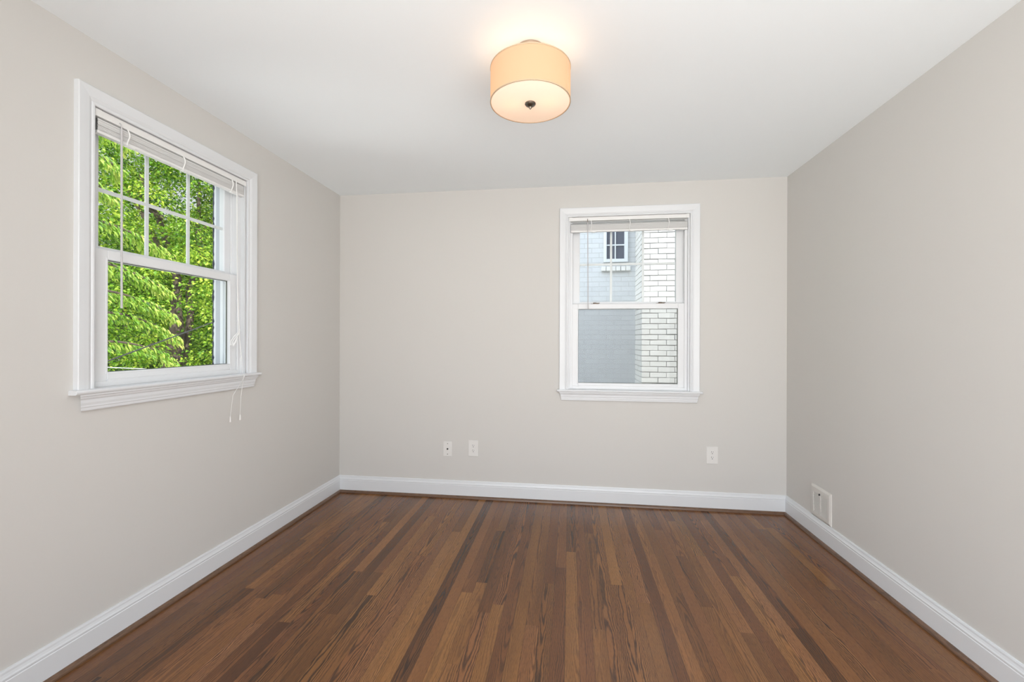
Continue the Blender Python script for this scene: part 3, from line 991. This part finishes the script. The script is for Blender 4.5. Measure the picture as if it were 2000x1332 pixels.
mb = MB(); mb.box(P2(nw[0] + .03, 0.004, nw[2] + .03), P2(nw[1] - .03, 0.012, nw[3] - .03)); mb.build('pane', M['neighbour_glass'], win)
mb = MB()
uc = 2.510
mb.box(P2(uc - .008, 0.010, nw[2] + .03), P2(uc + .008, 0.026, nw[3] - .03))
for zc in (2.585, 2.80, 3.0): mb.box(P2(nw[0] + .031, 0.0105, zc - .009), P2(nw[1] - .031, 0.0268, zc + .009))
mb.build('window_bars', M['house_trim'], win, bevel=0.002)
mb = MB()
for k in range(6):
    a = 2.320 + k * 0.0667
    mb.box((a, NY, 2.225), (a + 0.060, NY - 0.045, 2.285))
mb.build('window_sill', M['brick'], house, bevel=0.003)


# ------------------------------------------------------------------ outside: trees beyond the left window
def leaf_mesh(name, pos, dirs, nors, length, width, tint, mat, parent, fine=False):
    """leaves as folded blades; pos/dirs/nors (N,3); dirs = along the blade"""
    n_ = len(pos)
    side = np.cross(dirs, nors); side /= np.linalg.norm(side, axis=1, keepdims=True) + 1e-9
    nors = np.cross(side, dirs)
    L = length[:, None]; Wd = width[:, None]
    if fine:
        tpl = [(0, 0, 0), (-.75, .28, .10), (0, .30, 0), (.75, .28, .10), (-.9, .55, .06), (0, .60, -.03), (.9, .55, .06), (-.4, .84, -.06), (0, .86, -.10), (.4, .84, -.06), (0, 1, -.2)]
        fcs = [(0, 2, 1), (0, 3, 2), (1, 2, 5, 4), (2, 3, 6, 5), (4, 5, 8, 7), (5, 6, 9, 8), (7, 8, 10), (8, 9, 10)]
    else:
        tpl = [(0, 0, 0), (-1, .45, .14), (0, .5, 0), (1, .45, .14), (0, 1, -.12)]
        fcs = [(0, 2, 1), (0, 3, 2), (1, 2, 4), (2, 3, 4)]
    k = len(tpl)
    V = np.empty((n_, k, 3))
    for i_, (a, b, c) in enumerate(tpl):
        V[:, i_] = pos + side * (a * Wd) + dirs * (b * L) + nors * (c * L)
    V = V.reshape(-1, 3) - np.array(ROOT[parent.name])
    me = bpy.data.meshes.new(name)
    me.vertices.add(n_ * k)
    me.vertices.foreach_set('co', V.astype(np.float32).ravel())
    tot = sum(len(f) for f in fcs)
    idx = np.concatenate([np.array(f) for f in fcs])
    loops = (idx[None, :] + (np.arange(n_) * k)[:, None]).ravel()
    sizes = np.tile(np.array([len(f) for f in fcs]), n_)
    starts = np.concatenate([[0], np.cumsum(sizes)[:-1]])
    me.loops.add(n_ * tot); me.loops.foreach_set('vertex_index', loops.astype(np.int32))
    me.polygons.add(n_ * len(fcs))
    me.polygons.foreach_set('loop_start', starts.astype(np.int32))
    me.polygons.foreach_set('loop_total', sizes.astype(np.int32))
    me.update(calc_edges=True)
    c = np.ones((n_, k, 4), dtype=np.float32)
    c[:, :, 0] = tint[:, None]
    ca_ = me.color_attributes.new('tint', 'FLOAT_COLOR', 'POINT')
    ca_.data.foreach_set('color', c.ravel())
    me.materials.append(mat)
    o_ = bpy.data.objects.new(name, me); COL.objects.link(o_); o_.parent = parent
    return o_


def unit(a): return a / (np.linalg.norm(a, axis=1, keepdims=True) + 1e-9)


def crown(parent, centre, radii, n_cl, per, spread, lsize, mat, tint_mid, avoid=None, shell=0.35, flat=0.6):
    cl = []
    while len(cl) < n_cl:
        p = RNG.uniform(-1, 1, 3); r_ = np.linalg.norm(p)
        if r_ > 1 or r_ < shell * RNG.random(): continue
        q = np.array(centre) + p * np.array(radii)
        if avoid is not None and avoid(q): continue
        cl.append(q)
    cl = np.array(cl)
    cid = np.repeat(np.arange(n_cl), per)
    off = RNG.normal(0, 1, (n_cl * per, 3)) * np.array([spread, spread, spread * flat])
    pos = cl[cid] + off
    outw = unit(off * np.array([1, 1, .5]) + RNG.normal(0, .35, off.shape) * spread)
    dirs = unit(outw + np.array([0, 0, -.35]) + RNG.normal(0, .3, off.shape))
    nors = unit(RNG.normal(0, .45, off.shape) + np.array([0.25, -.15, 1.0]))
    ln = lsize * RNG.uniform(.7, 1.3, len(pos))
    tint = np.clip(RNG.normal(tint_mid, .14, n_cl)[cid] + RNG.normal(0, .26, len(pos)), 0, 1)
    return leaf_mesh('foliage', pos, dirs, nors, ln, ln * .36, tint, mat, parent)


def smooth_path(pts, rads, sub=5, jitter=0.0):
    P_ = [Vector(p) for p in pts]
    out, ro = [], []
    for i in range(len(P_) - 1):
        p0 = P_[max(i - 1, 0)]; p1 = P_[i]; p2 = P_[i + 1]; p3 = P_[min(i + 2, len(P_) - 1)]
        for s in range(sub):
            t = s / sub
            q = 0.5 * ((2 * p1) + (p2 - p0) * t + (2 * p0 - 5 * p1 + 4 * p2 - p3) * t * t + (-p0 + 3 * p1 - 3 * p2 + p3) * t ** 3)
            if jitter: q = q + Vector((random.uniform(-1, 1), random.uniform(-1, 1), 0)) * jitter
            out.append(q); ro.append(rads[i] + (rads[i + 1] - rads[i]) * t)
    out.append(P_[-1]); ro.append(rads[-1])
    return out, ro


def limb(mb, pts, rads, seg=9, jitter=0.006):
    p, r_ = smooth_path(pts, rads, 5, jitter)
    mb.tube(p, r_, seg)


X = -5.5
t1 = thing('forked_tree', 'bright green tree with a dark forked trunk seen through the left window', 'tree', (X, 3.93, -3.0))
mb = MB()
limb(mb, [(X, 3.95, -3.0), (X, 3.93, -1.5), (X, 3.92, 0.0), (X, 3.915, 0.55), (X, 3.95, 0.934), (X, 4.004, 1.45), (X, 3.99, 1.9), (X, 4.018, 2.29), (X, 3.975, 2.5), (X - .1, 3.85, 3.126),
          (X - .1, 3.726, 3.474), (X - .1, 3.548, 3.746), (X - .15, 3.40, 4.2)], [.30, .24, .21, .19, .15, .12, .085, .075, .065, .055, .047, .04, .02], 12)
limb(mb, [(X, 3.92, 0.60), (X + .05, 3.80, 0.78), (X + .1, 3.657, 0.944), (X + .15, 3.491, 1.097), (X + .2, 3.30, 1.16)], [.10, .085, .07, .05, .03])
limb(mb, [(X, 3.98, 0.40), (X, 4.079, 0.683), (X, 4.193, 1.121), (X, 4.311, 1.722), (X, 4.266, 2.22), (X, 4.384, 2.487), (X, 4.556, 2.924), (X, 4.46, 3.366), (X, 4.486, 3.732), (X, 4.5, 4.4)],
     [.10, .085, .07, .062, .055, .05, .06, .055, .04, .02])
limb(mb, [(X, 3.90, 2.65), (X - .1, 3.796, 2.831), (X - .1, 3.546, 3.287), (X - .1, 3.283, 3.637), (X - .1, 3.089, 3.9)], [.055, .045, .04, .034, .02])
limb(mb, [(X, 4.46, 3.366), (X + .05, 4.634, 3.58), (X + .05, 4.868, 3.838)], [.05, .042, .02])
limb(mb, [(X, 3.984, 1.86), (X + .1, 3.793, 2.026), (X + .15, 3.60, 2.14)], [.06, .05, .03])
limb(mb, [(X, 3.726, 3.474), (X - .1, 3.50, 3.60), (X, 3.194, 3.943)], [.04, .03, .02])
mb.build('trunk', M['bark'], t1)


def avoid1(q):
    if q[0] > X - 0.3:
        # leave the forked stem open to the south-east
        k_ = q[0] - X
        yy = q[1] + 0.98 * k_
        if 0.2 < q[2] < 2.4 and abs(yy - (3.95 + .03 * q[2])) < (0.48 if q[2] < 1.3 else 0.36) and RNG.random() < .95: return True
        if 2.3 < q[2] < 3.9 and abs(yy - (3.95 - .42 * (q[2] - 2.3))) < 0.20 and RNG.random() < .8: return True
    return False


crown(t1, (X - .1, 4.1, 2.7), (1.85, 2.6, 2.9), 640, 125, .145, .056, M['leaf_bright'], .52, avoid1)

# nearer tree on the left whose drooping boughs cross the view
t2 = thing('drooping_tree', 'nearer tree with long drooping leafy boughs at the left of the left window', 'tree', (-3.5, -0.9, -3.0))
mb = MB()
limb(mb, [(-3.5, -.9, -3), (-3.5, -.9, -1), (-3.45, -.85, .8), (-3.4, -.8, 2.0), (-3.4, -.75, 3.2), (-3.3, -.7, 4.6)], [.20, .17, .14, .12, .09, .04], 12)
boughs = [
    [(-3.42, -.82, 1.6), (-3.0, -.2, 1.98), (-2.75, .35, 2.02), (-2.6, .72, 1.90), (-2.55, .93, 1.78)],
    [(-3.45, -.84, 1.2), (-3.0, -.2, 1.62), (-2.75, .35, 1.74), (-2.6, .75, 1.64), (-2.5, .98, 1.50)],
    [(-3.45, -.85, .8), (-3.0, -.1, 1.36), (-2.75, .4, 1.52), (-2.6, .80, 1.42), (-2.5, 1.02, 1.26)],
    [(-3.45, -.85, .5), (-3.0, -.1, 1.02), (-2.75, .35, 1.22), (-2.6, .72, 1.17), (-2.5, .96, 1.02)],
    [(-3.5, -.88, 0.), (-3.0, -.2, .62), (-2.75, .25, .84), (-2.6, .50, .86), (-2.5, .66, .74)],
    [(-3.4, -.8, 2.1), (-3.0, -.1, 2.42), (-2.8, .35, 2.44), (-2.65, .72, 2.34), (-2.6, .98, 2.2)],
    [(-3.4, -.78, 2.6), (-3.0, -.15, 2.82), (-2.8, .25, 2.82), (-2.7, .48, 2.70)],
    [(-3.4, -.75, 3.0), (-3.0, -.1, 3.2), (-2.8, .3, 3.12), (-2.7, .55, 2.98)],
    [(-3.4, -.75, 3.3), (-3.3, .1, 3.6), (-3.2, .6, 3.6), (-3.1, 1.0, 3.45)],
]
pos, dirs, nors, lens, tints = [], [], [], [], []
for bp_ in boughs:
    p, r_ = smooth_path(bp_, [.030, .020, .013, .008, .003], 6)
    mb.tube(p, r_, 7)
    for _ in range(480):
        s = (random.random() ** .75) * (len(p) - 1.001)
        i_ = int(s); q = p[i_].lerp(p[i_ + 1], s - i_)
        tan = (p[i_ + 1] - p[i_]).normalized()
        side = Vector((tan.y, -tan.x, 0)).normalized() * random.choice((-1, 1))
        rr_ = random.uniform(.0, .20) * (1.0 - .5 * s / len(p))
        base = q + side * rr_ + Vector((0, 0, random.uniform(-.05, .035) - rr_ * .45))
        d = (side * random.uniform(.2, .8) + tan * random.uniform(.2, .7) + Vector((0, 0, random.uniform(-1.0, -.25)))).normalized()
        pos.append(base); dirs.append(d)
        nors.append((Vector((0, 0, 1)) + side * .5 + Vector((random.gauss(0, .3), random.gauss(0, .3), 0))).normalized())
        lens.append(random.uniform(.038, .074))
        tints.append(min(1, max(0, random.gauss(.45, .20) + .35 * (s / len(p)) ** 3)))
mb.build('trunk', M['bark'], t2)
lens = np.array(lens)
leaf_mesh('foliage', np.array(pos), np.array(dirs), np.array(nors), lens, lens * .17, np.array(tints), M['leaf_near'], t2, fine=True)

# trees farther back
for (x, y, c, rad, ncl, tm, mat, lab) in [
    (-10.3, 7.2, (-10.3, 7.2, 1.6), (1.75, 1.9, 3.6), 330, .45, 'leaf_back', 'mid green tree standing behind the forked tree, left of its trunk'),
    (-12.7, 12.2, (-12.7, 12.2, 2.6), (2.1, 2.0, 4.2), 380, .55, 'leaf_bright', 'yellow-green tree behind the forked tree, right of its trunk'),
    (-20.0, 17.0, (-20, 17, 2.4), (4.3, 6.8, 5.0), 700, .45, 'leaf_back', 'dark green tree farthest back beyond the left window')]:
    t_ = thing('background_tree', lab, 'tree', (x, y, -3.0))
    mb = MB()
    limb(mb, [(x, y, -3), (x + .1, y, -1), (x, y + .1, 1), (x + .1, y, 3)], [.26, .22, .16, .05], 10)
    for q in range(5):
        a = q * 1.3
        limb(mb, [(x, y, .2 + q * .4), (x + .7 * math.cos(a), y + .7 * math.sin(a), 1.0 + q * .45), (x + 1.5 * math.cos(a), y + 1.5 * math.sin(a), 1.7 + q * .5)], [.08, .06, .02], 7)
    mb.build('trunk', M['bark'], t_)
    crown(t_, c, rad, ncl, 80, .30, .10, M[mat], tm)

# a belt of far greenery beyond the trees, too dense to count
rt = bpy.data.objects.new('treeline_base', None); ROOT['treeline_base'] = Vector((0, 0, 0))
n_cl = 900
cl = np.stack([RNG.uniform(-16.5, -13.5, n_cl), RNG.uniform(-12, 9, n_cl), RNG.uniform(-2.9, 4.6, n_cl)], 1)
cid = np.repeat(np.arange(n_cl), 40)
off = RNG.normal(0, .36, (n_cl * 40, 3))
dirs = unit(off + np.array([0, 0, -.2]) + RNG.normal(0, .2, off.shape)); nors = unit(RNG.normal(0, .5, off.shape) + np.array([.3, -.1, 1.0]))
ln = .15 * RNG.uniform(.7, 1.3, len(off))
tl = leaf_mesh('treeline', cl[cid] + off, dirs, nors, ln, ln * .36, np.clip(RNG.normal(.45, .25, len(off)), 0, 1), M['leaf_back'], rt)
tl.parent = None
bpy.data.objects.remove(rt)
tag(tl, 'belt of dense green foliage far behind the trees', 'foliage', kind='stuff')

# utility lines
cb = MB(); d_ = Vector((0, 1.165, .396)).normalized()
pA = Vector((-2.0, 0.299, 1.222))
cb.tube([pA + d_ * s for s in np.linspace(-8, 7, 30)], 0.0062, 6)
tag(cb.build('service_cable', M['cable']), 'black utility cable slanting upward in front of the trees', 'cable')
mb = MB(); mb.tube([Vector((-2.25, 0.481, .950)) + Vector((0, .516, -.052)).normalized() * s + Vector((0, 0, .004 * s * s)) for s in np.linspace(-7, 7, 30)], 0.004, 6)
tag(mb.build('service_wire', M['wire']), 'pale thin wire low along the bottom of the left window view', 'wire')
